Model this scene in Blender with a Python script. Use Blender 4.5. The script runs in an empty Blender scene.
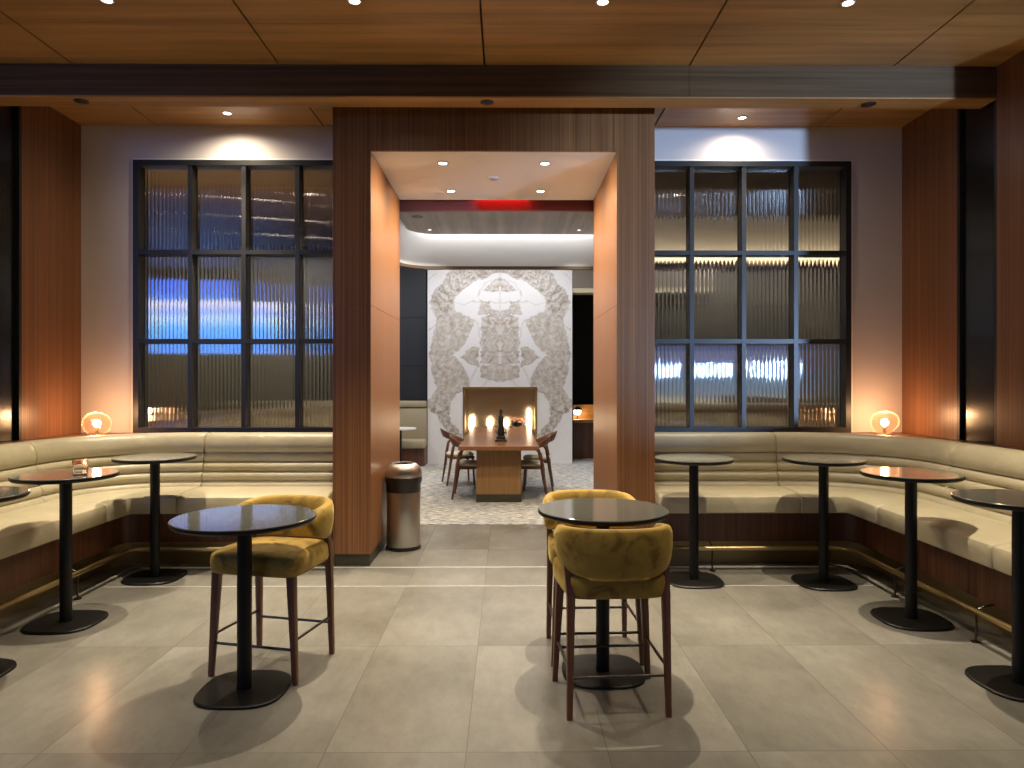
import bpy, bmesh, math, random
from mathutils import Vector, Matrix, noise
random.seed(7)
PI = math.pi
S = bpy.context.scene
COL = S.collection

# ------------------------------------------------------------------ materials
def new_mat(name):
    m = bpy.data.materials.new(name); m.use_nodes = True
    return m, m.node_tree.nodes, m.node_tree.links, m.node_tree.nodes['Principled BSDF']

def plain(name, col, rough=.5, metal=0., spec=.5, coat=0.):
    m, N, L, P = new_mat(name)
    P.inputs['Base Color'].default_value = (*col, 1)
    P.inputs['Roughness'].default_value = rough
    P.inputs['Metallic'].default_value = metal
    P.inputs['Specular IOR Level'].default_value = spec
    P.inputs['Coat Weight'].default_value = coat
    return m

def emit(name, col, strength):
    m, N, L, P = new_mat(name)
    P.inputs['Base Color'].default_value = (0, 0, 0, 1)
    P.inputs['Emission Color'].default_value = (*col, 1)
    P.inputs['Emission Strength'].default_value = strength
    return m

def ramp(N, stops):
    r = N.new('ShaderNodeValToRGB')
    e = r.color_ramp.elements
    while len(e) < len(stops): e.new(.5)
    for k, (p, c) in enumerate(stops):
        e[k].position = p; e[k].color = (*c, 1)
    return r

def coords(N, L, scale, kind='Object'):
    tc = N.new('ShaderNodeTexCoord'); mp = N.new('ShaderNodeMapping')
    mp.inputs['Scale'].default_value = scale
    L.new(tc.outputs[kind], mp.inputs['Vector'])
    return mp

def wood(name, dark, light, scale, rough=.4, rib=None, spec=.5):
    """straight grained veneer; scale stretches the grain along one axis"""
    m, N, L, P = new_mat(name)
    mp = coords(N, L, scale)
    n1 = N.new('ShaderNodeTexNoise'); n1.inputs['Scale'].default_value = 6; n1.inputs['Detail'].default_value = 8
    n1.inputs['Roughness'].default_value = .65
    L.new(mp.outputs[0], n1.inputs['Vector'])
    r = ramp(N, [(.3, dark), (.7, light)])
    L.new(n1.outputs['Fac'], r.inputs['Fac'])
    out = r.outputs[0]
    if rib:
        mp2 = coords(N, L, rib)
        n2 = N.new('ShaderNodeTexNoise'); n2.inputs['Scale'].default_value = 1.0; n2.inputs['Detail'].default_value = 2
        L.new(mp2.outputs[0], n2.inputs['Vector'])
        r2 = ramp(N, [(.35, (.72, .70, .68)), (.65, (1.12, 1.1, 1.08))])
        L.new(n2.outputs['Fac'], r2.inputs['Fac'])
        mx = N.new('ShaderNodeMixRGB'); mx.blend_type = 'MULTIPLY'; mx.inputs[0].default_value = 1
        L.new(out, mx.inputs[1]); L.new(r2.outputs[0], mx.inputs[2]); out = mx.outputs[0]
    L.new(out, P.inputs['Base Color'])
    P.inputs['Roughness'].default_value = rough
    P.inputs['Specular IOR Level'].default_value = spec
    return m

M = {}
M['ceil_wood'] = wood('oak_ceiling_veneer', (.37, .188, .054), (.47, .248, .078), (.25, 4, 4), .42, (.4, 9, 9))
M['portal_wood'] = wood('walnut_veneer', (.195, .080, .026), (.31, .135, .046), (9, 9, .12), .36, (85, 85, .05))
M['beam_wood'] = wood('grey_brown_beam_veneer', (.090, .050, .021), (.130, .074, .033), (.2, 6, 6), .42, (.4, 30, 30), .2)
M['side_wood'] = wood('oak_wall_veneer', (.165, .064, .022), (.25, .104, .038), (8, 8, .12), .38, (70, 70, .05))
M['base_wood'] = wood('dark_walnut_veneer', (.085, .032, .016), (.14, .055, .027), (5, 5, .15), .42, (30, 30, .05))
M['table_wood'] = wood('walnut_table', (.16, .065, .028), (.28, .125, .055), (6, .3, 6), .26)
M['table_base'] = wood('oak_table_base', (.20, .105, .038), (.32, .175, .066), (6, 6, .3), .4)
M['leg_wood'] = wood('walnut_leg', (.085, .030, .014), (.155, .060, .028), (10, 10, .8), .38)
M['chair_wood'] = wood('walnut_chair', (.10, .036, .018), (.18, .072, .034), (10, 10, .8), .36)
M['white_wall'] = plain('painted_wall', (.60, .55, .53), .7)
M['white_paint'] = plain('white_paint', (.80, .78, .74), .7)
M['black_metal'] = plain('black_metal', (.005, .005, .005), .42, .0, .3)
M['frame_metal'] = plain('bronze_black_frame', (.017, .0165, .0165), .4, .0, .4)
M['table_top'] = plain('dark_stone_top', (.095, .095, .080), .09, 0, .5)
M['table_top'].node_tree.nodes['Principled BSDF'].inputs['IOR'].default_value = 1.95
M['top_edge'] = plain('black_edge', (.006, .006, .006), .45, 0, .25)
M['black_panel'] = plain('black_glass_panel', (.006, .006, .006), .22)
M['plinth'] = plain('bronze_plinth', (.075, .068, .045), .4, .6)
M['brass'] = plain('brass', (.62, .47, .22), .28, 1.)
M['toe'] = plain('brushed_brass_panel', (.34, .26, .12), .45, .7)
M['steel_strip'] = plain('aluminium_strip', (.85, .85, .83), .35, .6)
M['black_plastic'] = plain('black_plastic', (.012, .012, .012), .35)
M['chrome'] = plain('dark_steel', (.10, .09, .08), .3, 1.)
M['grey_trim'] = plain('grey_trim', (.45, .43, .40), .5)
M['brown_trim'] = plain('brown_trim', (.12, .075, .045), .5)
M['header_dark'] = plain('dark_header', (.20, .055, .045), .35)
M['dark_wall'] = plain('dark_wall', (.025, .022, .020), .6)
M['olive_wall'] = plain('olive_brown_wall', (.16, .14, .095), .7)
M['navy_panel'] = plain('slate_panel', (.020, .023, .029), .45)
M['bronze_glass'] = plain('bronze_mirror', (.60, .48, .32), .27, 1.)
M['cream_cushion'] = plain('cream_cushion', (.55, .48, .33), .7)
M['booth_leather'] = plain('booth_leather', (.36, .30, .195), .6)
M['white_top'] = plain('white_stone', (.75, .74, .70), .3)
M['brown_wall'] = plain('brown_upper_wall', (.055, .048, .036), .7)
M['dark_ceiling'] = plain('dark_brown_ceiling', (.06, .042, .028), .7)
M['hall_wood'] = plain('hall_wall', (.10, .075, .05), .6)
M['dark_void'] = plain('dark_doorway', (.008, .007, .006), .7)

def leather():
    m, N, L, P = new_mat('cream_leather')
    mp = coords(N, L, (1, 1, 1))
    n = N.new('ShaderNodeTexNoise'); n.inputs['Scale'].default_value = 3.5; n.inputs['Detail'].default_value = 4
    L.new(mp.outputs[0], n.inputs['Vector'])
    r = ramp(N, [(.3, (.43, .380, .255)), (.7, (.50, .445, .303))])
    L.new(n.outputs['Fac'], r.inputs['Fac']); L.new(r.outputs[0], P.inputs['Base Color'])
    P.inputs['Roughness'].default_value = .42
    n2 = N.new('ShaderNodeTexNoise'); n2.inputs['Scale'].default_value = 9; n2.inputs['Detail'].default_value = 3
    L.new(mp.outputs[0], n2.inputs['Vector'])
    b = N.new('ShaderNodeBump'); b.inputs['Strength'].default_value = .16; b.inputs['Distance'].default_value = .05
    L.new(n2.outputs['Fac'], b.inputs['Height']); L.new(b.outputs[0], P.inputs['Normal'])
    return m
M['leather'] = leather()

def velvet():
    m, N, L, P = new_mat('mustard_velvet')
    mp = coords(N, L, (1, 1, 1))
    n = N.new('ShaderNodeTexNoise'); n.inputs['Scale'].default_value = 9; n.inputs['Detail'].default_value = 5; n.inputs['Roughness'].default_value = .6
    n.inputs['Distortion'].default_value = .6
    L.new(mp.outputs[0], n.inputs['Vector'])
    r = ramp(N, [(.36, (.170, .100, .012)), (.47, (.315, .195, .026)), (.75, (.41, .265, .042))])
    L.new(n.outputs['Fac'], r.inputs['Fac']); L.new(r.outputs[0], P.inputs['Base Color'])
    P.inputs['Roughness'].default_value = .75
    P.inputs['Sheen Weight'].default_value = .45; P.inputs['Sheen Roughness'].default_value = .4
    P.inputs['Sheen Tint'].default_value = (1, .8, .3, 1)
    n2 = N.new('ShaderNodeTexNoise'); n2.inputs['Scale'].default_value = 14; n2.inputs['Detail'].default_value = 2
    L.new(mp.outputs[0], n2.inputs['Vector'])
    b = N.new('ShaderNodeBump'); b.inputs['Strength'].default_value = .12; b.inputs['Distance'].default_value = .03
    L.new(n2.outputs['Fac'], b.inputs['Height']); L.new(b.outputs[0], P.inputs['Normal'])
    return m
M['velvet'] = velvet()

def brushed():
    m, N, L, P = new_mat('brushed_steel')
    P.inputs['Metallic'].default_value = 1; P.inputs['Base Color'].default_value = (.62, .60, .57, 1)
    P.inputs['Roughness'].default_value = .36; P.inputs['Anisotropic'].default_value = .5
    return m
M['steel'] = brushed()

def tiles():
    m, N, L, P = new_mat('concrete_tile')
    tc = N.new('ShaderNodeTexCoord')
    sep = N.new('ShaderNodeSeparateXYZ'); L.new(tc.outputs['Object'], sep.inputs[0])
    def cell(sock, off, size):
        a = N.new('ShaderNodeMath'); a.operation = 'SUBTRACT'; L.new(sock, a.inputs[0]); a.inputs[1].default_value = off
        d = N.new('ShaderNodeMath'); d.operation = 'DIVIDE'; L.new(a.outputs[0], d.inputs[0]); d.inputs[1].default_value = size
        f = N.new('ShaderNodeMath'); f.operation = 'FLOOR'; L.new(d.outputs[0], f.inputs[0])
        g = N.new('ShaderNodeMath'); g.operation = 'FRACT'; L.new(d.outputs[0], g.inputs[0])
        h = N.new('ShaderNodeMath'); h.operation = 'SUBTRACT'; L.new(g.outputs[0], h.inputs[0]); h.inputs[1].default_value = .5
        ab = N.new('ShaderNodeMath'); ab.operation = 'ABSOLUTE'; L.new(h.outputs[0], ab.inputs[0])
        e = N.new('ShaderNodeMath'); e.operation = 'GREATER_THAN'; L.new(ab.outputs[0], e.inputs[0]); e.inputs[1].default_value = .5 - .0022 / size
        return f, e
    fx, ex = cell(sep.outputs[0], -.175, .61)
    fy, ey = cell(sep.outputs[1], 3.04, 1.22)
    seam = N.new('ShaderNodeMath'); seam.operation = 'MAXIMUM'; L.new(ex.outputs[0], seam.inputs[0]); L.new(ey.outputs[0], seam.inputs[1])
    cv = N.new('ShaderNodeCombineXYZ'); L.new(fx.outputs[0], cv.inputs[0]); L.new(fy.outputs[0], cv.inputs[1])
    wn = N.new('ShaderNodeTexWhiteNoise'); wn.noise_dimensions = '2D'; L.new(cv.outputs[0], wn.inputs['Vector'])
    # cloudy concrete, shifted per tile
    ad = N.new('ShaderNodeVectorMath'); ad.operation = 'MULTIPLY_ADD'
    L.new(wn.outputs['Color'], ad.inputs[0]); ad.inputs[1].default_value = (9, 9, 9); L.new(tc.outputs['Object'], ad.inputs[2])
    n = N.new('ShaderNodeTexNoise'); n.inputs['Scale'].default_value = 1.5; n.inputs['Detail'].default_value = 3; n.inputs['Roughness'].default_value = .45
    n.inputs['Distortion'].default_value = .15
    L.new(ad.outputs[0], n.inputs['Vector'])
    r = ramp(N, [(.28, (.148, .140, .120)), (.5, (.184, .175, .152)), (.74, (.222, .213, .189))])
    L.new(n.outputs['Fac'], r.inputs['Fac'])
    sc = N.new('ShaderNodeMapRange'); L.new(wn.outputs['Value'], sc.inputs[0]); sc.inputs[3].default_value = .93; sc.inputs[4].default_value = 1.06
    mu = N.new('ShaderNodeVectorMath'); mu.operation = 'SCALE'; L.new(r.outputs[0], mu.inputs[0]); L.new(sc.outputs[0], mu.inputs['Scale'])
    mpf = N.new('ShaderNodeMapping'); mpf.inputs['Scale'].default_value = (1, .45, 1); mpf.inputs['Rotation'].default_value = (0, 0, .5); L.new(ad.outputs[0], mpf.inputs['Vector'])
    nf = N.new('ShaderNodeTexNoise'); nf.inputs['Scale'].default_value = 11; nf.inputs['Detail'].default_value = 8; nf.inputs['Roughness'].default_value = .75
    L.new(mpf.outputs[0], nf.inputs['Vector'])
    sf = N.new('ShaderNodeMapRange'); L.new(nf.outputs['Fac'], sf.inputs[0]); sf.inputs[1].default_value = .25; sf.inputs[2].default_value = .75; sf.inputs[3].default_value = .84; sf.inputs[4].default_value = 1.16
    mu2 = N.new('ShaderNodeVectorMath'); mu2.operation = 'SCALE'; L.new(mu.outputs[0], mu2.inputs[0]); L.new(sf.outputs[0], mu2.inputs['Scale']); mu = mu2
    mx = N.new('ShaderNodeMixRGB'); L.new(seam.outputs[0], mx.inputs[0]); L.new(mu.outputs[0], mx.inputs[1]); mx.inputs[2].default_value = (.125, .115, .095, 1)
    L.new(mx.outputs[0], P.inputs['Base Color'])
    rr = N.new('ShaderNodeMapRange'); L.new(n.outputs['Fac'], rr.inputs[0]); rr.inputs[3].default_value = .19; rr.inputs[4].default_value = .29
    L.new(rr.outputs[0], P.inputs['Roughness'])
    n3 = N.new('ShaderNodeTexNoise'); n3.inputs['Scale'].default_value = 7; n3.inputs['Detail'].default_value = 3
    L.new(ad.outputs[0], n3.inputs['Vector'])
    b = N.new('ShaderNodeBump'); b.inputs['Strength'].default_value = .05; b.inputs['Distance'].default_value = .02
    L.new(n3.outputs['Fac'], b.inputs['Height']); L.new(b.outputs[0], P.inputs['Normal'])
    return m
M['tiles'] = tiles()

def carpet():
    m, N, L, P = new_mat('patterned_carpet')
    mp = coords(N, L, (9, 34, 1))
    n = N.new('ShaderNodeTexNoise'); n.inputs['Scale'].default_value = 1; n.inputs['Detail'].default_value = 4; n.inputs['Roughness'].default_value = .7
    L.new(mp.outputs[0], n.inputs['Vector'])
    r = ramp(N, [(.40, (.17, .165, .15)), (.50, (.38, .365, .33)), (.60, (.68, .64, .56))])
    L.new(n.outputs['Fac'], r.inputs['Fac'])
    n2 = N.new('ShaderNodeTexNoise'); n2.inputs['Scale'].default_value = 1.1
    tc = N.new('ShaderNodeTexCoord'); L.new(tc.outputs['Object'], n2.inputs['Vector'])
    r2 = ramp(N, [(.42, (.88, .90, .97)), (.58, (1.03, 1.02, 1.0))]); L.new(n2.outputs['Fac'], r2.inputs['Fac'])
    mx = N.new('ShaderNodeMixRGB'); mx.blend_type = 'MULTIPLY'; mx.inputs[0].default_value = 1
    L.new(r.outputs[0], mx.inputs[1]); L.new(r2.outputs[0], mx.inputs[2])
    L.new(mx.outputs[0], P.inputs['Base Color']); P.inputs['Roughness'].default_value = .95
    return m
M['carpet'] = carpet()

def grey_wood():
    return wood('grey_plank_ceiling', (.33, .295, .275), (.48, .44, .42), (1, .12, 1), .5, (7, .1, 1))
M['grey_wood'] = grey_wood()

def marble():
    m, N, L, P = new_mat('bookmatched_marble')
    at = N.new('ShaderNodeAttribute'); at.attribute_name = 'vein'
    sp = N.new('ShaderNodeSeparateColor'); L.new(at.outputs['Color'], sp.inputs[0])
    tint = N.new('ShaderNodeMixRGB'); tint.inputs[1].default_value = (.74, .72, .71, 1); tint.inputs[2].default_value = (.46, .385, .30, 1)
    L.new(sp.outputs[0], tint.inputs[0])
    dk = N.new('ShaderNodeMixRGB'); dk.inputs[2].default_value = (.20, .165, .135, 1)
    L.new(tint.outputs[0], dk.inputs[1]); L.new(sp.outputs[1], dk.inputs[0])
    L.new(dk.outputs[0], P.inputs['Base Color']); P.inputs['Roughness'].default_value = .42; P.inputs['Specular IOR Level'].default_value = .3
    return m
M['marble'] = marble()

def reeded_glass():
    m, N, L, P = new_mat('bronze_reeded_glass')
    P.inputs['Base Color'].default_value = (.80, .74, .64, 1)
    P.inputs['Transmission Weight'].default_value = 1
    P.inputs['Roughness'].default_value = .03
    P.inputs['IOR'].default_value = 2.2
    return m
M['reeded'] = reeded_glass()

def thin_glass(name):
    """thin hand-blown glass: mostly clear, faintly amber, soft rim"""
    m = bpy.data.materials.new(name); m.use_nodes = True
    N, L = m.node_tree.nodes, m.node_tree.links
    N.remove(N['Principled BSDF'])
    lw = N.new('ShaderNodeLayerWeight'); lw.inputs['Blend'].default_value = .3
    t = N.new('ShaderNodeBsdfTransparent'); t.inputs[0].default_value = (.98, .90, .84, 1)
    d = N.new('ShaderNodeBsdfTranslucent'); d.inputs[0].default_value = (.95, .62, .42, 1)
    g = N.new('ShaderNodeBsdfGlossy'); g.inputs['Roughness'].default_value = .06; g.inputs[0].default_value = (1, .9, .8, 1)
    m1 = N.new('ShaderNodeMixShader'); m2 = N.new('ShaderNodeMixShader')
    mr = N.new('ShaderNodeMapRange'); L.new(lw.outputs['Facing'], mr.inputs[0]); mr.inputs[1].default_value = .3; mr.inputs[2].default_value = 1
    mr.inputs[3].default_value = .03; mr.inputs[4].default_value = .38
    L.new(mr.outputs[0], m1.inputs[0]); L.new(t.outputs[0], m1.inputs[1]); L.new(d.outputs[0], m1.inputs[2])
    m2.inputs[0].default_value = .05; L.new(m1.outputs[0], m2.inputs[1]); L.new(g.outputs[0], m2.inputs[2])
    L.new(m2.outputs[0], N['Material Output'].inputs[0])
    return m
M['amber_glass'] = thin_glass('amber_globe_glass')
M['clear_glass'] = plain('cut_glass', (.95, .93, .90), .03)
M['clear_glass'].node_tree.nodes['Principled BSDF'].inputs['Transmission Weight'].default_value = 1
M['clear_glass'].node_tree.nodes['Principled BSDF'].inputs['IOR'].default_value = 1.45

def display(name, kind):
    """content of the big LED displays in the hall: bands of colour"""
    m, N, L, P = new_mat(name)
    P.inputs['Base Color'].default_value = (.01, .01, .01, 1)
    tc = N.new('ShaderNodeTexCoord'); sp = N.new('ShaderNodeSeparateXYZ'); L.new(tc.outputs['Generated'], sp.inputs[0])
    n = N.new('ShaderNodeTexNoise'); n.inputs['Scale'].default_value = 2.2; n.inputs['Detail'].default_value = 1; L.new(tc.outputs['Generated'], n.inputs['Vector'])
    ad = N.new('ShaderNodeMath'); ad.operation = 'MULTIPLY_ADD'; L.new(n.outputs['Fac'], ad.inputs[0]); ad.inputs[1].default_value = .16
    L.new(sp.outputs[2], ad.inputs[2])
    if kind == 0:
        stops = [(.06, (.06, .22, .8)), (.42, (.10, .38, 1.0)), (.56, (.42, .58, .95)), (.63, (.20, .34, .95)), (.78, (.62, .58, .72)), (.82, (.08, .24, .85)), (.95, (.05, .14, .75))]
    else:
        stops = [(.1, (.85, .75, .55)), (.22, (.30, .40, .55)), (.5, (.16, .34, .60)), (.8, (.12, .18, .5))]
    r = ramp(N, stops); L.new(ad.outputs[0], r.inputs['Fac'])
    L.new(r.outputs[0], P.inputs['Emission Color'])
    P.inputs['Emission Strength'].default_value = 8 if kind == 0 else 2.4
    return m
M['screen_blue'] = display('blue_display_picture', 0)
M['screen_pale'] = display('pale_display_picture', 1)
M['lens'] = emit('warm_lens', (1, .86, .66), 14)
M['lens_dim'] = emit('dim_lens', (1, .9, .75), 4)
M['bulb'] = emit('filament_bulb', (1, .66, .32), 45)
M['flame'] = emit('candle_glow', (1, .80, .56), 15)
M['dash'] = emit('linear_light_lens', (1, .82, .62), 13)

# ------------------------------------------------------------------ mesh builder
class MB:
    def __init__(self): self.bm = bmesh.new(); self.mats = []; self.cur = 0
    def mat(self, m):
        if m not in self.mats: self.mats.append(m)
        self.cur = self.mats.index(m); return self
    def face(self, vs):
        try:
            f = self.bm.faces.new(vs); f.material_index = self.cur; return f
        except ValueError: return None
    def box(self, x0, x1, y0, y1, z0, z1, bev=0.):
        c = [(x0,y0,z0),(x1,y0,z0),(x1,y1,z0),(x0,y1,z0),(x0,y0,z1),(x1,y0,z1),(x1,y1,z1),(x0,y1,z1)]
        v = [self.bm.verts.new(p) for p in c]
        fs = [self.face([v[i] for i in q]) for q in ((3,2,1,0),(4,5,6,7),(0,1,5,4),(1,2,6,5),(2,3,7,6),(3,0,4,7))]
        if bev > 0:
            es = list({e for f in fs for e in f.edges})
            bmesh.ops.bevel(self.bm, geom=es, offset=bev, segments=2, affect='EDGES', profile=.5, material=self.cur)
        return self
    def loft(self, rings, cap0=True, cap1=True, closed=True, loop=False):
        vr = [[self.bm.verts.new(p) for p in r] for r in rings]
        n = len(rings[0]); nr = len(vr)
        for a in range(nr if loop else nr - 1):
            A, B = vr[a], vr[(a + 1) % nr]
            for k in range(n if closed else n - 1):
                q = (k + 1) % n
                self.face([A[k], A[q], B[q], B[k]])
        if not loop:
            if cap0: self.face(list(reversed(vr[0])))
            if cap1: self.face(vr[-1])
        return self
    def lathe(self, prof, cx=0, cy=0, seg=48, sx=1, sy=1, power=2.0, cap0=True, cap1=True):
        rings = []
        for r, z in prof:
            ring = []
            for k in range(seg):
                a = 2 * PI * k / seg; c, s = math.cos(a), math.sin(a)
                if power != 2.0:
                    q = (abs(c) ** power + abs(s) ** power) ** (-1 / power)
                else: q = 1
                ring.append((cx + r * c * q * sx, cy + r * s * q * sy, z))
            rings.append(ring)
        return self.loft(rings, cap0, cap1)
    def bar(self, p0, p1, r0, r1=None, seg=12, power=2.0, up=(0, 0, 1)):
        r1 = r0 if r1 is None else r1
        p0, p1 = Vector(p0), Vector(p1); d = (p1 - p0).normalized()
        u = Vector(up)
        if abs(d.dot(u)) > .9: u = Vector((0, 1, 0))
        a = d.cross(u).normalized(); b = d.cross(a).normalized()
        rings = []
        for p, r in ((p0, r0), (p1, r1)):
            ring = []
            for k in range(seg):
                t = 2 * PI * k / seg; c, s = math.cos(t), math.sin(t)
                q = 1 if power == 2.0 else (abs(c) ** power + abs(s) ** power) ** (-1 / power)
                ring.append(p + a * (r * c * q) + b * (r * s * q))
            rings.append(ring)
        return self.loft(rings)
    def tube(self, pts, r, seg=10):
        pts = [Vector(p) for p in pts]; rings = []
        rr = r if isinstance(r, (list, tuple)) else [r] * len(pts)
        for i, p in enumerate(pts):
            d = (pts[min(i + 1, len(pts) - 1)] - pts[max(i - 1, 0)]).normalized()
            u = Vector((0, 0, 1)) if abs(d.z) < .9 else Vector((0, 1, 0))
            a = d.cross(u).normalized(); b = d.cross(a).normalized()
            rings.append([p + a * (rr[i] * math.cos(2 * PI * k / seg)) + b * (rr[i] * math.sin(2 * PI * k / seg)) for k in range(seg)])
        return self.loft(rings)
    def build(self, name, parent=None, smooth=False, loc=None, rz=0., angle=40):
        bm = self.bm
        bmesh.ops.recalc_face_normals(bm, faces=bm.faces[:])
        me = bpy.data.meshes.new(name); bm.to_mesh(me); bm.free()
        for m in self.mats: me.materials.append(m)
        if smooth:
            me.polygons.foreach_set('use_smooth', [True] * len(me.polygons))
            try: me.set_sharp_from_angle(angle=math.radians(angle))
            except Exception: pass
        o = bpy.data.objects.new(name, me); COL.objects.link(o)
        if parent: o.parent = parent
        if loc: o.location = loc
        if rz: o.rotation_euler.z = rz
        return o

def mb(m): return MB().mat(M[m])
def tag(o, label=None, cat=None, group=None, kind=None):
    if label: o['label'] = label
    if cat: o['category'] = cat
    if group: o['group'] = group
    if kind: o['kind'] = kind
    return o
def thing(name, loc, label, cat, group=None, rz=0.):
    o = bpy.data.objects.new(name, None); COL.objects.link(o); o.empty_display_size = .1
    o.location = loc; o.rotation_euler.z = rz
    return tag(o, label, cat, group)
def struct(o, label=None): return tag(o, label, None, None, 'structure')
def copy_tree(o, loc, rz=0., label=None, group=None):
    c = o.copy(); COL.objects.link(c); c.location = loc; c.rotation_euler.z = rz
    if label: c['label'] = label
    if group: c['group'] = group
    def rec(src, dst):
        for ch in list(src.children):
            d = ch.copy(); COL.objects.link(d); d.parent = dst; rec(ch, d)
    rec(o, c)
    return c
def lamp(kind, name, loc, power, col, size=.05, direction=None, angle=90, blend=.5, parent=None, sy=None):
    l = bpy.data.lights.new(name, kind); l.energy = power; l.color = col
    if kind == 'SPOT':
        l.spot_size = math.radians(angle); l.spot_blend = blend; l.shadow_soft_size = size
    elif kind == 'POINT': l.shadow_soft_size = size
    elif kind == 'AREA':
        l.shape = 'RECTANGLE'; l.size = size; l.size_y = sy or size
    o = bpy.data.objects.new(name, l); COL.objects.link(o); o.location = loc
    if direction is not None:
        o.rotation_euler = Vector(direction).to_track_quat('-Z', 'Y').to_euler()
    if parent: o.parent = parent
    return o

# ------------------------------------------------------------------ dimensions (metres; camera at the origin, height 1.6, looking along +Y)
CEIL = 4.11
XL, XR = -4.18, 3.91          # side walls of the lounge
YW = 6.95                     # white wall with the reeded windows
PY0, PY1 = 6.10, 7.75         # portal depth
PLo, PLi, PRi, PRo = -1.505, -1.177, .952, 1.28
PH = 3.59                     # portal ceiling height

# ------------------------------------------------------------------ setting
b = mb('tiles'); b.box(-13, 13, -9, 7.86, -.1, 0); struct(b.build('floor'))
b = mb('carpet'); b.box(-7, 7, 7.86, 15.5, -.1, 0.004); struct(b.build('floor_carpet'))
b = mb('steel_strip')
b.box(XL + 1.05, XR - 1.05, 6.045, 6.065, 0, .003); struct(b.build('trim_1'))
b = mb('steel_strip'); b.box(XL + 1.05, XR - 1.05, 5.49, 5.502, 0, .003); struct(b.build('trim_2'))
# timber ceiling panels with shadow gaps
b = mb('ceil_wood')
xs = [-.178 + 1.63 * k for k in range(-8, 9)]
ysplit = [-9, -6.2, -3.4, -.6, 2.2, 4.96, 7.15]
for i in range(len(xs) - 1):
    for j in range(len(ysplit) - 1):
        g = .0075
        b.box(xs[i] + g, xs[i + 1] - g, ysplit[j] + (.0015 if j else 0), ysplit[j + 1] - .0015, CEIL, CEIL + .05)
b.mat(M['dark_void']); b.box(xs[0], xs[-1], -9, 7.15, CEIL + .05, CEIL + .1)
struct(b.build('ceiling'))
# dropped timber beam
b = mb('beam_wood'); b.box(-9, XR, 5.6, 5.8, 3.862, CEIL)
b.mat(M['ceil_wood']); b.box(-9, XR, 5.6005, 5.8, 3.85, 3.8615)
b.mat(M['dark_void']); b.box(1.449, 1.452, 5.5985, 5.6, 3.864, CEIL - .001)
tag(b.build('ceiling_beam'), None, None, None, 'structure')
# white walls around the windows
WL = (-3.667, -1.51); WR = (1.285, 3.40); WZ0, WZ1 = 1.09, 3.77
b = mb('white_wall')
b.box(XL, WL[0], YW, YW + .2, 0, CEIL); b.box(WL[0], PLo, YW, YW + .2, WZ1, CEIL); b.box(WL[0], PLo, YW, YW + .2, 0, WZ0)
struct(b.build('wall_back_left'))
b = mb('white_wall')
b.box(WR[1], XR, YW, YW + .2, 0, CEIL); b.box(PRo, WR[1], YW, YW + .2, WZ1, CEIL); b.box(PRo, WR[1], YW, YW + .2, 0, WZ0)
struct(b.build('wall_back_right'))
# side walls
b = mb('side_wood'); b.box(XL - .12, XL, PY0, YW + .2, 0, CEIL); struct(b.build('wall_left'))
b = mb('black_panel'); b.box(XL - .14, XL - .03, 5.80, PY0, 0, CEIL)
b.mat(M['frame_metal']); b.box(XL - .03, XL + .004, PY0 - .035, PY0 - .001, 0, CEIL); b.box(XL - .03, XL, 5.80, 5.83, 0, CEIL)
struct(b.build('wall_left_panel'))
b = mb('side_wood'); b.box(XL - .12, XL, 1.2, 5.80, 0, 1.08); struct(b.build('wall_left_low'))
b = mb('side_wood'); b.box(XR, XR + .12, PY0, YW + .2, 0, CEIL); b.box(XR, XR + .12, 4.85, 5.60, 0, CEIL); b.box(XR, XR + .12, 1.2, 4.85, 0, 1.35)
struct(b.build('wall_right'))
b = mb('black_panel'); b.box(XR + .03, XR + .14, 5.60, PY0, 0, CEIL)
b.mat(M['frame_metal']); b.box(XR + .001, XR + .03, PY0 - .035, PY0 - .001, 0, CEIL); b.box(XR, XR + .03, 5.601, 5.63, 0, CEIL)
struct(b.build('wall_right_panel'))
# portal between lounge and dining room, veneer with a joint at 2.26 m
b = mb('portal_wood')
JZ = 2.26
for x0, x1 in ((PLo, PLi), (PRi, PRo)):
    b.box(x0, x1, PY0, PY1, .105, JZ - .002); b.box(x0, x1, PY0, PY1, JZ + .002, PH)
    b.box(x0 + .004, x1 - .004, PY0 + .004, PY1 - .004, JZ - .003, JZ + .003)
b.box(PLo, PRo, PY0, PY1, PH + .03, CEIL); b.box(PLo, PRo, PY0, PY0 + .03, PH, PH + .03)
b.box(PLo, PLi, PY0 + .03, PY1, PH, PH + .03); b.box(PRi, PRo, PY0 + .03, PY1, PH, PH + .03)
struct(b.build('wall_portal'))
b = mb('plinth')
for x0, x1 in ((PLo, PLi), (PRi, PRo)): b.box(x0 + .012, x1 - .012, PY0 + .012, PY1, 0, .105)
struct(b.build('baseboard_portal'))
b = mb('white_paint'); b.box(PLi, PRi, PY0 + .03, PY1, PH, PH + .03); struct(b.build('ceiling_portal'))

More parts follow.
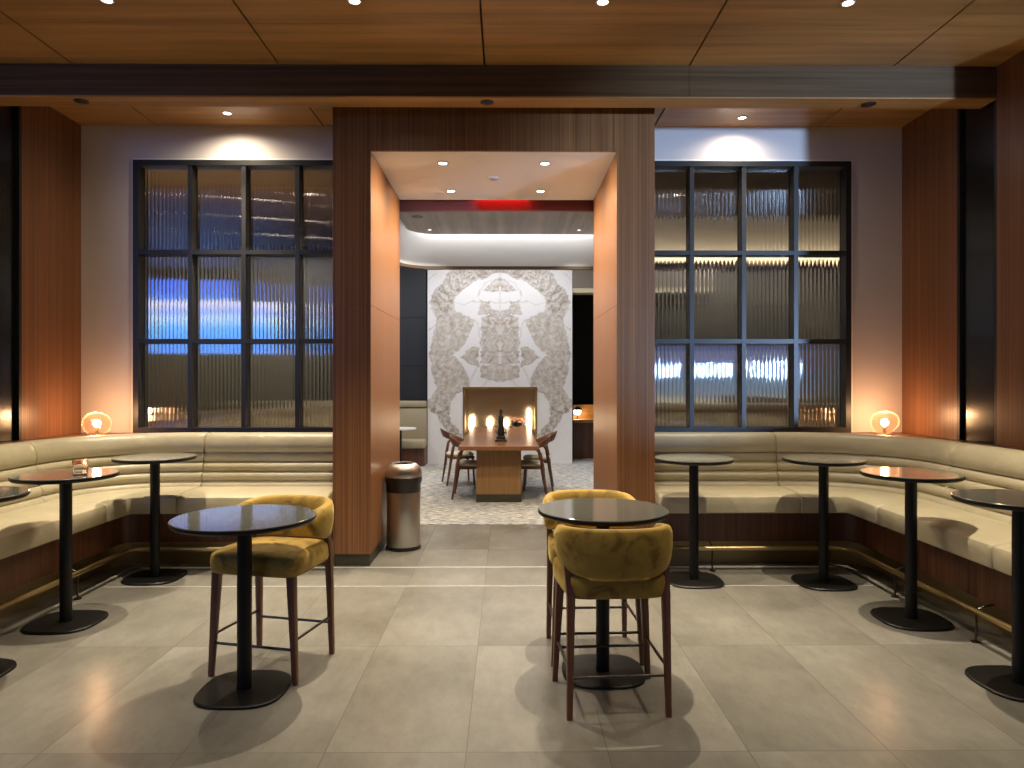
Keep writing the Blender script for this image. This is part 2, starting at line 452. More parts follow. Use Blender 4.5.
# ------------------------------------------------------------------ reeded windows
def window(name, x0, x1, nx, left_edge, trimname):
    nz = 3; F, MW = .052, .042
    yf, yg = YW - .015, YW + .085
    b = mb('frame_metal')
    b.box(x0, x0 + F, yf, YW + .15, WZ0, WZ1); b.box(x1 - F, x1, yf, YW + .15, WZ0, WZ1)
    b.box(x0 + F, x1 - F, yf, YW + .15, WZ1 - F, WZ1); b.box(x0 + F, x1 - F, yf, YW + .15, WZ0, WZ0 + F)
    px = (x1 - x0 - F) / nx; pz = (WZ1 - WZ0 - F) / nz
    xc = [x0 + F / 2 + px * k for k in range(nx + 1)]; zc = [WZ0 + F / 2 + pz * k for k in range(nz + 1)]
    for x in xc[1:-1]: b.box(x - MW / 2, x + MW / 2, yf + .01, YW + .15, WZ0 + F, WZ1 - F)
    for z in zc[1:-1]:
        for i in range(nx):
            b.box(xc[i] + MW / 2, xc[i + 1] - MW / 2, yf + .014, YW + .15, z - .022, z + .022)
    w = struct(b.build(name))
    g = mb('reeded')
    pitch, amp, per = .039, .0009, 8
    for i in range(nx):
        for j in range(nz):
            a0, a1 = xc[i] + MW / 2 - .004, xc[i + 1] - MW / 2 + .004
            c0, c1 = zc[j] + .018, zc[j + 1] - .018
            nf = round((a1 - a0) / pitch); p = (a1 - a0) / nf
            front = []
            for k in range(nf):                       # shallow flutes with a narrow groove between them
                for t, d in ((0, .0008), (.05, .0003), (.11, .00008), (.3, .00002), (.5, 0), (.7, .00002), (.89, .00008), (.95, .0003)):
                    front.append((a0 + p * (k + t), yg + d))
            front.append((a1, yg + .0008))
            n = nf * per
            ring = front + [(a1 + (a0 - a1) * k / n, yg + .012 + amp * math.cos(2 * PI * k / per)) for k in range(n + 1)]
            r0 = [(x, y, c0) for x, y in ring]; r1 = [(x, y, c1) for x, y in ring]
            g.loft([r0, r1])
    gl = g.build('reeded_glass', w, smooth=True, angle=50)
    t = mb('white_paint'); q = .016
    if left_edge: t.box(x0 - q, x0, YW - .008, YW, WZ0, WZ1 + q)
    else: t.box(x1, x1 + q, YW - .008, YW, WZ0, WZ1 + q)
    t.box(x0, x1, YW - .008, YW, WZ1, WZ1 + q)
    struct(t.build(trimname))
    return w
window('window_1', WL[0], WL[1], 4, True, 'trim_3')
window('window_2', WR[0], WR[1], 4, False, 'trim_4')

# ------------------------------------------------------------------ dining room shell
b = mb('olive_wall'); b.box(-7, -6.9, 7.15, 15.5, 0, 4.6); struct(b.build('wall_dining_left'))
b = mb('olive_wall'); b.box(6.9, 7, 7.15, 15.5, 0, 4.6); struct(b.build('wall_dining_right'))
b = mb('olive_wall'); b.box(2.31, 6.9, 14.02, 14.1, 0, 2.2); b.mat(M['brown_wall']); b.box(2.31, 6.9, 14.02, 14.1, 2.2, 4.0); struct(b.build('wall_dining_olive_right'))
b = mb('olive_wall'); b.box(-6.9, -3.30, 13.70, 13.745, 0, 2.2); b.mat(M['brown_wall']); b.box(-6.9, -3.30, 13.70, 13.745, 2.2, 4.0); struct(b.build('wall_dining_olive_left'))
b = mb('dark_void'); b.box(-7, 7, 15.4, 15.5, 0, 4.6); struct(b.build('wall_dining_far'))
b = mb('navy_panel')
xe = -1.535
for k in range(8):
    x1 = xe - .0 - .62 * k; x0 = x1 - .614
    for z0, z1 in ((0.0, 1.9), (1.906, 2.83), (2.836, 4.0)): b.box(x0, x1, 13.75, 13.85, z0, z1)
b.box(-6.6, xe - .006, 13.78, 13.85, 0, 4.0)
struct(b.build('wall_dining_panelled'))
# grey plank ceiling with a rounded corner, and the curved white cove beyond the slot
def arc_path(xr, xl, y, r, ylow, n=16):
    pts = [(xr, y)]
    for k in range(n + 1):
        a = PI / 2 * k / n
        pts.append((xl + r - r * math.sin(a), y - r + r * math.cos(a)))
    pts.append((xl, ylow)); return pts
ZC = 3.95
b = mb('grey_wood')
p = arc_path(1.58, -1.55, 11.30, .45, 7.87)
lo = [(x, y, ZC) for x, y in p] + [(1.58, 7.87, ZC)]
hi = [(x, y, ZC + .04) for x, y, z in lo]
b.loft([lo, hi]); struct(b.build('ceiling_dining'))
b = mb('dark_ceiling'); b.box(1.581, 6.9, 7.87, 10.1, ZC, ZC + .04); struct(b.build('ceiling_dining_dark'))
b = mb('white_paint')
pi_, po = arc_path(6.9, -1.72, 11.50, .55, 7.87), arc_path(6.9, -1.80, 11.58, .60, 7.87)
rings = [[(a[0], a[1], 3.47), (a[0], a[1], 4.30), (c[0], c[1], 4.30), (c[0], c[1], 3.47)] for a, c in zip(pi_, po)]
b.loft(rings); struct(b.build('ceiling_cove'))
b = mb('brown_trim')
pi2, po2 = arc_path(6.9, -1.71, 11.49, .55, 7.87), arc_path(6.9, -1.81, 11.59, .60, 7.87)
b.box(1.6, 6.9, 11.36, 11.38, 3.425, 3.53); b.box(1.6, 6.9, 11.38, 11.488, 3.425, 3.445)
rings = [[(a[0], a[1], 3.425), (a[0], a[1], 3.47), (c[0], c[1], 3.47), (c[0], c[1], 3.425)] for a, c in zip(pi2, po2)]
b.loft(rings); struct(b.build('trim_5'))
b = mb('dark_ceiling'); b.box(-7, 7, 7.15, 15.5, 4.5, 4.6); struct(b.build('ceiling_slab'))
# dark header just behind the portal, lit red from a recess
b = mb('header_dark'); b.box(PLo, PRo, 7.93, 8.0, 3.515, 4.05); struct(b.build('trim_6'))
b = mb('dark_wall'); b.box(-7, PLo, 7.75, 7.86, 3.96, 4.5); b.box(PRo, 7, 7.75, 7.86, 3.96, 4.5); struct(b.build('wall_dining_front'))

# marble feature wall, book-matched about its centre line, with the fireplace opening
MX0, MX1, MY = -1.53, 1.26, 13.60
K = 705.0
def mu(x): return abs((x / MY * K + 507) - 500)
def mv(z): return 381 - (z - 1.6) / MY * K
POLY = [
 [(0,269),(0,271.5),(8,274),(22,279),(36,288),(45,297),(46,306),(46,313),(62,318),(72,303),(68,296),(58,284),(50,272),(44,267),(0,267)],
 [(0,278),(6,281),(18,291),(8,290),(0,291)],
 [(12,302),(20,300),(22,314),(10,316),(0,317),(0,314),(10,310)],
 [(0,317),(19,317),(18,327),(16,334),(0,335)],
 [(0,335),(17,334),(19,345),(16,351),(0,352)],
 [(0,352),(18,352),(19,363),(0,366)],
 [(0,366),(17,366),(18,378),(12,382),(0,379)],
 [(45,311),(62,316),(62,322),(67,338),(71,355),(66,374),(58,358),(46,354),(38,346),(30,333),(26,320),(34,316)],
 [(46,356),(64,356),(70,356),(67,378),(61,388),(70,398),(74,404),(62,404),(50,402),(44,392),(32,388),(30,380),(36,366)],
 [(19,349),(28,346),(40,357),(28,364),(19,367),(22,357)],
 [(50,400),(74,402),(66,412),(54,430),(44,442),(38,438),(50,415)],
]
LINES = [[(20,300),(20,290),(16,283),(8,279)], [(0,304),(10,303),(20,301),(34,303),(45,301)], [(0,292),(0,304)], [(26,318),(21,330),(19,345)], [(22,367),(30,384),(36,392)], [(0,381),(9,379),(16,384),(18,388)], [(62,275),(72,280)], [(60,322),(72,330)], [(28,352),(20,351)]]
def ldist(x, y):
    d = 1e9
    for P in LINES:
        for (ax, ay), (bx, by) in zip(P[:-1], P[1:]):
            ex, ey = bx - ax, by - ay
            t = max(0, min(1, ((x - ax) * ex + (y - ay) * ey) / (ex * ex + ey * ey + 1e-9)))
            d = min(d, math.hypot(x - ax - ex * t, y - ay - ey * t))
    return d
def sdf(P, x, y):
    d = 1e9; inside = False; n = len(P)
    for i in range(n):
        ax, ay = P[i]; bx, by = P[(i + 1) % n]
        ex, ey = bx - ax, by - ay; wx, wy = x - ax, y - ay
        t = max(0, min(1, (wx * ex + wy * ey) / (ex * ex + ey * ey + 1e-9)))
        if not (ax == 0 and bx == 0):
            d = min(d, math.hypot(wx - ex * t, wy - ey * t))
        if (ay > y) != (by > y) and x < (bx - ax) * (y - ay) / (by - ay + 1e-12) + ax: inside = not inside
    return -d if inside else d
def sm(a, c, x):
    t = max(0, min(1, (x - a) / (c - a))); return t * t * (3 - 2 * t)
def fbm(u, v, s, o): return noise.fractal(Vector((u * s, v * s, o)), 1.0, 2.0, 5, noise_basis='PERLIN_ORIGINAL')
FX0, FX1, FZ0, FZ1 = -.828, .56, .42, 1.465     # fireplace opening
def marble_wall():
    b = mb('marble'); bm = b.bm
    lay = bm.verts.layers.float_color.new('vein')
    xs_ = sorted(set([MX0 + (MX1 - MX0) * k / 186 for k in range(187)] + [FX0, FX1]))
    zs_ = sorted(set([3.95 * k / 264 for k in range(265)] + [FZ0, FZ1]))
    grid = []
    for z in zs_:
        row = []
        for x in xs_:
            u, v = mu(x), mv(z)
            wu = u + 2.6 * fbm(u, v, .09, 1.7) + 1.2 * fbm(u, v, .3, 9.1); wv = v + 2.6 * fbm(u, v, .09, 5.3) + 1.0 * fbm(u, v, .3, 3.3)
            best, bi = 1e9, 0
            for i, P in enumerate(POLY):
                d = sdf(P, wu, wv)
                if d < best: best, bi = d, i
            soft = fbm(u, v, .05, 61)
            fill = 1 - sm(-1.6 - 1.5 * max(0, soft), .9, best)
            flow = fbm(u, v, .10, 20) * 7
            ang = .9 if bi in (0, 10) else (.15 if bi in (3, 5) else 1.9)
            ph = wu * math.sin(ang) * .55 + wv * math.cos(ang) * .8
            streak = .5 + .5 * math.sin(ph * (1.1 if bi in (3, 5) else .75) + flow)
            fine = .5 + .5 * math.sin(ph * 2.3 + flow * 1.7)
            mott = .5 + .8 * fbm(u, v, .2, 20 + bi)
            brown = fill * max(0, min(1, .30 + .42 * mott + .25 * streak))
            hard = .45 + .9 * max(0, fbm(u, v, .07, 31))
            edge = (1 - sm(.15, .95, abs(best + .4))) * hard
            dark = .80 * edge + fill * fine ** 5 * (.62 if bi in (0, 10) else .36) + fill * streak ** 4 * (.60 if bi in (0, 10) else (.5 if bi in (3, 5) else .2))
            dark += (1 - sm(.2, .75, ldist(wu, wv))) * .42
            dark += (1 - sm(.0, .05, abs(fbm(u, v, .045, 12.5)))) * (.10 if fill < .5 else .28)
            grey = .20 + .5 * fbm(u, v, .05, 7)
            brown = max(brown, .16 * grey)
            if u < .5: dark = max(dark, .34 if v < 372 else .1)          # the book-match joint
            vert = bm.verts.new((x, MY, z)); vert[lay] = (max(0, min(1, brown)), max(0, min(.75, dark * .85)), 0, 1)
            row.append(vert)
        grid.append(row)
    for j in range(len(zs_) - 1):
        for i in range(len(xs_) - 1):
            cx, cz = (xs_[i] + xs_[i + 1]) / 2, (zs_[j] + zs_[j + 1]) / 2
            if FX0 < cx < FX1 and FZ0 < cz < FZ1: continue
            b.face([grid[j][i], grid[j][i + 1], grid[j + 1][i + 1], grid[j + 1][i]])
    e = .001
    b.box(MX0, FX0, MY + e, 14.0, 0, 3.95); b.box(FX1, MX1, MY + e, 14.0, 0, 3.95)
    b.box(FX0, FX1, MY + e, 14.0, FZ1, 3.95); b.box(FX0, FX1, MY + e, 14.0, 0, FZ0)
    b.box(MX1, 3.2, MY + .02, 14.0, 3.40, 3.95)
    o = b.build('wall_marble'); struct(o)
marble_wall()
b = mb('cream_cushion'); b.box(MX1 + .001, 3.2, MY + .04, 14.0, 3.31, 3.40); struct(b.build('trim_7'))
b = mb('dark_void'); b.box(MX1 + .02, MX1 + .06, 14.0, 15.4, 0, 4.0); b.box(2.2, 2.3, 13.7, 15.4, 0, 3.31); struct(b.build('wall_niche'))

# ------------------------------------------------------------------ hall behind the camera (only seen mirrored in glass and table tops)
b = mb('hall_wood'); b.box(-13, 13, -9.1, -9, 0, 4.6); b.box(-13.1, -13, -9, 7.2, 0, 4.6); b.box(13, 13.1, -9, 7.2, 0, 4.6)
b.box(-13, XL - .14, 7.0, 7.15, 0, 4.6); b.box(XR + .14, 13, 7.0, 7.15, 0, 4.6)
struct(b.build('wall_hall'))
t = thing('display_screen', (-6.65, -2.0, 2.22), 'large blue display screen mirrored in the window above the bench with the glass tumbler', 'screen', None)
b = mb('black_plastic'); b.box(-1.62, 1.52, -.12, -.02, -.06, 1.24); b.box(-1.62, .50, -.12, -.02, 1.24, 1.74); b.build('bezel', t)
b = mb('screen_blue'); b.box(-1.55, .43, -.02, 0, 0, 1.68); b.box(.43, 1.45, -.02, 0, 0, 1.18); b.build('panel', t)
t = thing('display_screen', (6.3, -7.0, .95), 'pale blue display screen mirrored low in the window beside the portal', 'screen', None)
b = mb('black_plastic'); b.box(-2.5, 2.5, -.12, -.02, -.06, 1.76); b.build('bezel', t)
b = mb('screen_pale'); b.box(-2.42, 2.42, -.02, 0, 0, 1.7); b.build('panel', t)
for (xa, ya, xb, yb, n) in ((-3.88, 4.50, -3.12, 4.28, 13), (-4.05, 3.36, -2.94, 3.02, 17), (-4.2, 2.1, -2.9, 1.66, 20)):
    t = thing('linear_light', ((xa + xb) / 2, (ya + yb) / 2, CEIL - .003), 'slim row of small lights in the timber ceiling mirrored in the window', 'ceiling light', 'linear lights mirrored in the window', math.atan2(yb - ya, xb - xa))
    ln = math.hypot(xb - xa, yb - ya)
    b = mb('black_metal'); b.box(-ln / 2, ln / 2, -.03, .03, -.012, .0); b.build('housing', t)
    for k in range(n):
        c = -ln / 2 + ln * (k + .5) / n; b = mb('dash'); b.box(c - .018, c + .018, -.014, .014, -.016, -.012); b.build('lens', t)

# ------------------------------------------------------------------ banquettes
def banquette(sx, xa, xf, xb, xw, yend, seams, label, name='banquette'):
    """sx=+1: bench along the back wall to the right then towards the camera; coordinates are positive distances"""
    yf, yb, yw, R = 5.95, 6.56, YW - .004, .90
    xc, yc = xb - R, yb - R
    def station(s):
        # s in [0,1] leg along back wall, [1,2] corner, [2,3] leg along side wall
        if s <= 1:
            X = xa + (xc - xa) * s
            return (X, yf), (X, yb), (0, -1), (X, yw)
        if s <= 2:
            a = (s - 1) * PI / 2; sn, cs = math.sin(a), math.cos(a); p = .14
            fx, fy = xc + (xf - xc) * max(sn, 0) ** p, yc + (yf - yc) * max(cs, 0) ** p
            q = max(sn, cs)
            return (fx, fy), (xc + R * sn, yc + R * cs), (-sn, -cs), (xc + (xw - xc) * sn / q, yc + (yw - yc) * cs / q)
        Y = yc + (yend - yc) * (s - 2)
        return (xf, Y), (xb, Y), (-1, 0), (xw, Y)
    def pt(x, y, z): return (sx * x, y, z)
    root = thing(name, (0, 0, 0), label, 'bench')
    # backrest cross-section (offset towards the room, height)
    def back_prof(pinch):
        pr = []
        zs = [.590, .690, .775, .860, .945]
        lean = lambda z: .135 * (1 - (z - .6) / .56)
        for a, c in zip(zs[:-1], zs[1:]):
            if a > .6: pr.append((lean(a) - .045, a - .001))
            for k in range(7):
                t = k / 6 * .985 + .01
                bul = .034 * (math.sin(PI * (t * .94 + .03)) ** .6)
                pr.append((lean(a + (c - a) * t) + bul - .010 - pinch * 1.0, a + (c - a) * (t + .0)))
        pr.append((lean(.945) - .055, .944))
        for k in range(9):
            t = k / 8; z = .945 + .160 * t
            pr.append((lean(z) + -.008 + .054 * math.sin(PI * min(1, t * .86 + .05)) ** .45 - pinch, z))
        pr.append((-.012 - pinch * .3, 1.119 - pinch * .4)); pr.append((-.04, 1.121 - pinch * .5))
        return pr
    def ring_back(s, pinch):
        F, B, n, W = station(s)
        r = [pt(B[0] + n[0] * o, B[1] + n[1] * o, z) for o, z in back_prof(pinch)]
        r.append(pt(B[0] - n[0] * .055, B[1] - n[1] * .055, 1.112)); r.append(pt(B[0] - n[0] * .055, B[1] - n[1] * .055, .59))
        return r
    def ring_seat(s, pinch):
        F, B, n, W = station(s)
        Bx, By = B[0] + n[0] * .10, B[1] + n[1] * .10
        D = (Bx - F[0], By - F[1]); ln = math.hypot(*D)
        prof = [(.004, .480), (-.008, .490), (-.014, .54), (-.013, .600), (-.006, .619), (.012, .629), (.12, .645), (.30, .650), (.42, .646), (None, .640), (None, .480)]
        r = []
        for o, z in prof:
            o = ln if o is None else o / .5 * (ln if o > .04 else .5)
            if o < .04: o += pinch * .9
            zz = z - (pinch * .8 if z > .6 else 0)
            r.append(pt(F[0] + D[0] / ln * o, F[1] + D[1] / ln * o, zz))
        return r
    def ring_base(s, o0, o1, z0, z1):
        F, B, n, W = station(s)
        D = (W[0] - F[0], W[1] - F[1]); ln = math.hypot(*D)
        # keep the recess perpendicular to the front line
        a0, a1 = (F[0] - n[0] * o0, F[1] - n[1] * o0), (F[0] - n[0] * o1, F[1] - n[1] * o1)
        return [pt(*a0, z0), pt(*a0, z1), pt(*a1, z1), pt(*a1, z0)]
    st = [k / 12 for k in range(13)] + [1 + k / 40 for k in range(1, 41)] + [2 + k / 24 for k in range(1, 25)]
    def sections(fn, cuts, nm):
        for a, c in zip(cuts[:-1], cuts[1:]):
            ln_scale = (xc - xa) if c <= 1.01 else (1.4 if c <= 2.01 else abs(yc - yend))
            e = .018 / ln_scale
            ss = [(a + e * .04, .016), (a + e * .35, .006), (a + e, .0)] + [(s, 0) for s in st if a + 1.5 * e < s < c - 1.5 * e] + [(c - e, 0), (c - e * .35, .006), (c - e * .04, .016)]
            b = mb('leather'); b.loft([fn(s, p) for s, p in ss]); b.build(nm, root, smooth=True, angle=38)
    sections(ring_back, [0] + seams + [3], 'backrest')
    sections(ring_seat, [0] + seams + [3], 'seat_cushion')
    b = mb('base_wood'); b.loft([ring_base(s, .09, .35, .225, .482) for s in st]); b.build('base_panel', root)
    def ring_ledge(s):
        F, B, n, W = station(s); q = (B[0] - n[0] * .058, B[1] - n[1] * .058)
        return [pt(*q, 1.060), pt(*q, 1.0930), pt(*W, 1.0930), pt(*W, 1.060)]
    b = mb('base_wood'); b.loft([ring_ledge(s) for s in st]); b.build('ledge', root)
    b = mb('toe'); b.loft([ring_base(s, .25, .33, 0, .224) for s in st]); b.build('toe_kick', root)
    return root
# side seam fractions: leg along side from Y=5.66 to yend
yend = 2.5
sC = 2 + (5.66 - 4.17) / (5.66 - yend)
banquette(1, PRo + .004, 2.89, 3.52, XR - .004, yend, [.90, 2.06, sC], 'cream leather L-shaped banquette under the window beside the stools with two mustard backs')
banquette(-1, -PLo + .004, 3.17, 3.79, -XL - .004, yend, [.92, 2.02, sC], 'cream leather L-shaped banquette behind the table with the glass tumbler')

def footrail(sx, xa, xf, yend, label):
    t = thing('foot_rail', (0, 0, 0), label, 'foot rail')
    z, r, rad = .19, .019, .12
    yr = 5.95 - .02; xr = xf - .02
    pts = [(sx * xa, yr, z)] + [(sx * (xr - rad + rad * math.sin(a)), yr - rad + rad * math.cos(a), z) for a in [PI / 2 * k / 8 for k in range(9)]] + [(sx * xr, yend, z)]
    b = mb('brass'); b.tube(pts, r, 14); b.build('rail', t, smooth=True)
    n = 0
    spots = [((xa + (xr - xa) * .28), yr, 0), ((xa + (xr - xa) * .90), yr, 0), (xr, 5.2, 1), (xr, 4.3, 1), (xr, 3.4, 1)]
    for x, y, side in spots:
        b = mb('chrome')
        if side: b.tube([(sx * x, y, z - .01), (sx * (x + .01), y, .08), (sx * x, y, .004)], .008, 8); b.tube([(sx * x, y, z), (sx * (x + .06), y, z + .03), (sx * (x + .115), y, z + .04)], .007, 8)
        else: b.tube([(sx * x, y, z - .01), (sx * x, y + .01, .08), (sx * x, y, .004)], .008, 8); b.tube([(sx * x, y, z), (sx * x, y + .06, z + .03), (sx * x, y + .115, z + .04)], .007, 8)
        b.lathe([(.026, 0), (.026, .006), (.010, .009)], sx * x, y, 16)
        b.build('bracket', t, smooth=True)
    return t
footrail(1, PRo + .01, 2.89, 2.55, 'brass foot rail along the floor below the banquette beside the stools with two mustard backs')
footrail(-1, -PLo + .01, 3.17, 2.55, 'brass foot rail along the floor below the banquette behind the glass tumbler')

# ------------------------------------------------------------------ pedestal tables
def make_table(h, r, label, group, loc):
    t = thing('pedestal_table', loc, label, 'table', group)
    b = mb('table_top')
    b.lathe([(r - .002, h - .003), (r - .006, h)], seg=96, cap0=False)
    b.mat(M['top_edge']); b.lathe([(r - .030, h - .032), (r - .010, h - .028), (r, h - .018), (r, h - .006), (r - .002, h - .003)], seg=96, cap1=False)
    b.build('table_top', t, smooth=True, angle=30)
    b = mb('black_metal'); b.lathe([(.14, h - .040), (.14, h - .031)], seg=32)
    b.lathe([(.037, .012), (.037, h - .035)], seg=28); b.build('pole', t, smooth=True)
    b = mb('black_metal'); q = .222
    b.lathe([(q - .004, 0), (q, .003), (q, .012), (q - .006, .018), (.0395, .0185)], seg=72, power=3.0, cap1=False); b.build('base', t, smooth=True, angle=30)
    return t
GT = 'tall round tables along the banquettes'
T_near = make_table(.90, .357, 'lower dark round table in the open floor with one mustard stool behind it', 'low round tables in the open floor', (-1.357, 3.655, 0))
copy_tree(T_near, (.526, 3.868, 0), 0, 'lower dark round table between two facing mustard stools')
T = make_table(.987, .31, 'tall round table against the bench beside the wooden portal column', GT, (1.495, 5.63, 0))
T['label'] = 'tall round table against the bench beside the wooden portal column'
copy_tree(T, (2.505, 5.56, 0), 0, 'tall round table in the bench corner, between the portal column and the lit globe lamp')
copy_tree(T, (2.705, 4.70, 0), 0, 'tall round table with the bright lamp reflection on an empty top')
copy_tree(T, (2.70, 3.69, 0), 0, 'tall round table cut off by the right edge of the photo')
copy_tree(T, (-2.86, 5.75, 0), 0, 'tall round table in the bench corner directly behind the tumbler table')
T2 = copy_tree(T, (-2.915, 4.68, 0), 0, 'tall round table with a glass tumbler on its top')
copy_tree(T, (-2.95, 3.83, 0), 0, 'tall round table cut off by the left edge of the photo')

# tumbler
t = thing('glass_tumbler', (-2.79, 4.63, .987), 'small cut-glass tumbler standing on a tall round table', 'glass')
b = mb('clear_glass')
prof = [(.036, 0), (.042, .004), (.045, .095), (.0465, .098), (.042, .098), (.038, .014), (.0005, .012)]
rings = []
for r, z in prof:
    rings.append([(r * (1 + (.035 if (k % 4 < 2 and .003 < z < .05 and r > .04) else 0)) * math.cos(2 * PI * k / 48), r * math.sin(2 * PI * k / 48), z) for k in range(48)])
b.loft(rings); b.build('tumbler_body', t, smooth=True, angle=30)

# ------------------------------------------------------------------ mustard counter stools (front faces local -Y)
def sup(a, p):
    c, s = math.cos(a), math.sin(a)
    return math.copysign(abs(c) ** (2 / p), c), math.copysign(abs(s) ** (2 / p), s)
def make_stool(label, loc, rz):
    t = thing('counter_stool', loc, label, 'stool', 'mustard counter stools', rz)
    # seat cushion, wider at the front
    b = mb('velvet'); rings = []
    for w, d, z in ((.0, .0, .562), (.238, .222, .562), (.254, .238, .568), (.260, .242, .585), (.261, .243, .635), (.256, .239, .655), (.240, .225, .668), (.15, .15, .678), (.0, .0, .682)):
        ring = []
        for k in range(56):
            c, s = sup(2 * PI * k / 56, 6.5)
            wid = w * (1 - .06 * s)
            zz = z + (.012 * (1 - (s * .9) ** 2) if z > .65 else 0)
            ring.append((c * wid + 1e-4 * math.cos(k), s * d - .008 + 1e-4 * math.sin(k), zz))
        rings.append(ring)
    b.loft(rings); b.build('seat', t, smooth=True, angle=60)
    # wrap-around back band
    b = mb('velvet'); n = 44; rings = []
    for i in range(n + 1):
        f = -1 + 2 * i / n                      # -1 left tip .. +1 right tip
        a = f * 1.90
        sa, ca = math.sin(a), math.cos(a)
        px = .246 * math.copysign(abs(sa) ** .72, sa); py = .045 + .215 * math.copysign(abs(ca) ** .80, ca)
        nx, ny = sa / .246, ca / .215; l = math.hypot(nx, ny); nx, ny = nx / l, ny / l
        e = abs(f); tip = max(0, (e - .86) / .14); 
        zb = .668 + .085 * e ** 2.6 + .035 * tip ** 2; zt = .912 - .045 * e ** 3 - .050 * tip ** 2
        if tip > .0:
            k_ = math.sqrt(max(0, 1 - min(1, tip) ** 2.2)); mid = (zb + zt) / 2
            hb = (zt - zb) / 2 * max(.25, k_); zb, zt = mid - hb, mid + hb
        th = .030 * (1 if tip < .3 else max(.35, 1 - (tip - .3) ** 2))
        lean = lambda z: .035 * ((z - .67) / .24) * max(0, ca * .8 + .2)
        ring = []
        m_ = 20
        for k in range(m_):
            c, s = sup(2 * PI * k / m_, 3.4)
            z = (zb + zt) / 2 + s * (zt - zb) / 2
            o = c * th + .008 * math.sin(PI * (z - zb) / max(1e-4, zt - zb)) * (1 if c > 0 else -.2) + lean(z)
            ring.append((px + nx * o, py + ny * o, z))
        rings.append(ring)
    b.loft(rings); b.build('backrest', t, smooth=True, angle=60)
    # legs: front pair straight, rear pair rising to the back band
    for s in (-1, 1):
        b = mb('leg_wood'); b.bar((s * .252, -.212, 0), (s * .222, -.200, .585), .014, .024, 16, 5.0, up=(0, 1, 0)); b.build('leg', t, smooth=True, angle=35)
    for s in (-1, 1):
        b = mb('leg_wood')
        P0, P1, P2 = Vector((s * .238, .222, 0)), Vector((s * .229, .203, .575)), Vector((s * .243, .150, .735))
        rings = []
        for P, r in ((P0, .014), (P1, .021), (P2, .017)):
            rings.append([P + Vector((r * q * math.cos(a), r * q * math.sin(a), 0)) for a, q in [(2 * PI * k / 16, (abs(math.cos(2 * PI * k / 16)) ** 5 + abs(math.sin(2 * PI * k / 16)) ** 5) ** -.2) for k in range(16)]])
        b.loft(rings); b.build('leg', t, smooth=True, angle=35)
    for p0, p1 in (((-.24, -.208, .18), (.24, -.208, .18)), ((-.235, .206, .19), (.235, .206, .19)), ((-.24, -.205, .225), (-.237, .203, .225)), ((.24, -.205, .225), (.237, .203, .225))):
        b = mb('chrome'); b.bar(p0, p1, .0075, None, 12); b.build('stretcher', t, smooth=True)
    return t
ST = make_stool('mustard velvet stool at the table nearest the steel bin, facing us', (-1.31, 3.985, 0), math.radians(-13.4))
copy_tree(ST, (.520, 3.565, 0), math.radians(183.5), 'mustard velvet stool seen from behind, in front of its round table')
copy_tree(ST, (.505, 4.175, 0), math.radians(2), 'mustard velvet stool half hidden behind the round table, facing another stool')

# ------------------------------------------------------------------ steel bin
t = thing('trash_bin', (-.992, 6.77, 0), 'round brushed steel bin with open domed lid beside the portal column', 'trash bin')
b = mb('steel'); b.lathe([(.158, .03), (.160, .04), (.160, .56), (.158, .565)], seg=64); b.build('body', t, smooth=True)
b = mb('black_plastic'); b.lathe([(.166, 0), (.168, .008), (.166, .030), (.158, .034)], seg=64); b.build('foot_ring', t, smooth=True)
b = mb('black_plastic'); b.lathe([(.161, .545), (.165, .55), (.165, .62), (.168, .625), (.176, .64), (.178, .685), (.172, .692)], seg=64); b.build('collar', t, smooth=True)
b = mb('steel')
b.lathe([(.172, .690), (.175, .71), (.170, .745), (.152, .782), (.128, .805), (.104, .815), (.098, .812), (.096, .76)], seg=64, cap0=False, cap1=False)
b.mat(M['black_plastic']); b.lathe([(.0975, .805), (.095, .70)], seg=48, cap0=False, cap1=True); b.build('lid', t, smooth=True)

# ------------------------------------------------------------------ globe lamps on the bench tops
def globe(label, x, y, tilt):
    t = thing('globe_lamp', (x, y, 1.0935), label, 'lamp', 'amber globe lamps')
    b = mb('amber_glass'); R = .118
    rings = []
    for i in range(24):
        ph = .50 + (PI - .50 - .02) * i / 23
        rr = R * math.sin(ph); z = .112 - R * .93 * math.cos(ph)
        rings.append([(rr * math.cos(a) * 1.05 + tilt * (z - .112) * .08, rr * math.sin(a), z + .010 * math.cos(a * 2 + 1) * math.sin(ph)) for a in [2 * PI * k / 48 for k in range(48)]])
    b.loft(rings, cap0=False, cap1=True); b.build('globe', t, smooth=True)
    b = mb('brass'); b.lathe([(.062, 0), (.064, .004), (.060, .012), (.016, .015), (.014, .055), (.019, .058), (.017, .075), (.001, .076)], seg=32); base = b.build('lamp_base', t, smooth=True)
    b = mb('bulb'); b.lathe([(.001, .076), (.014, .082), (.033, .105), (.033, .124), (.018, .145), (.001, .150)], seg=24); b.build('bulb', base, smooth=True)
    lamp('POINT', 'globe_glow', (0, 0, .19), 10, (1, .55, .27), .03, parent=t)
    return t
globe('amber glass globe lamp on the bench top between white wall and tumbler table', -3.80, 6.56, -1)
globe('amber glass globe lamp on the bench top above the table mirroring it', 3.56, 6.62, 1)

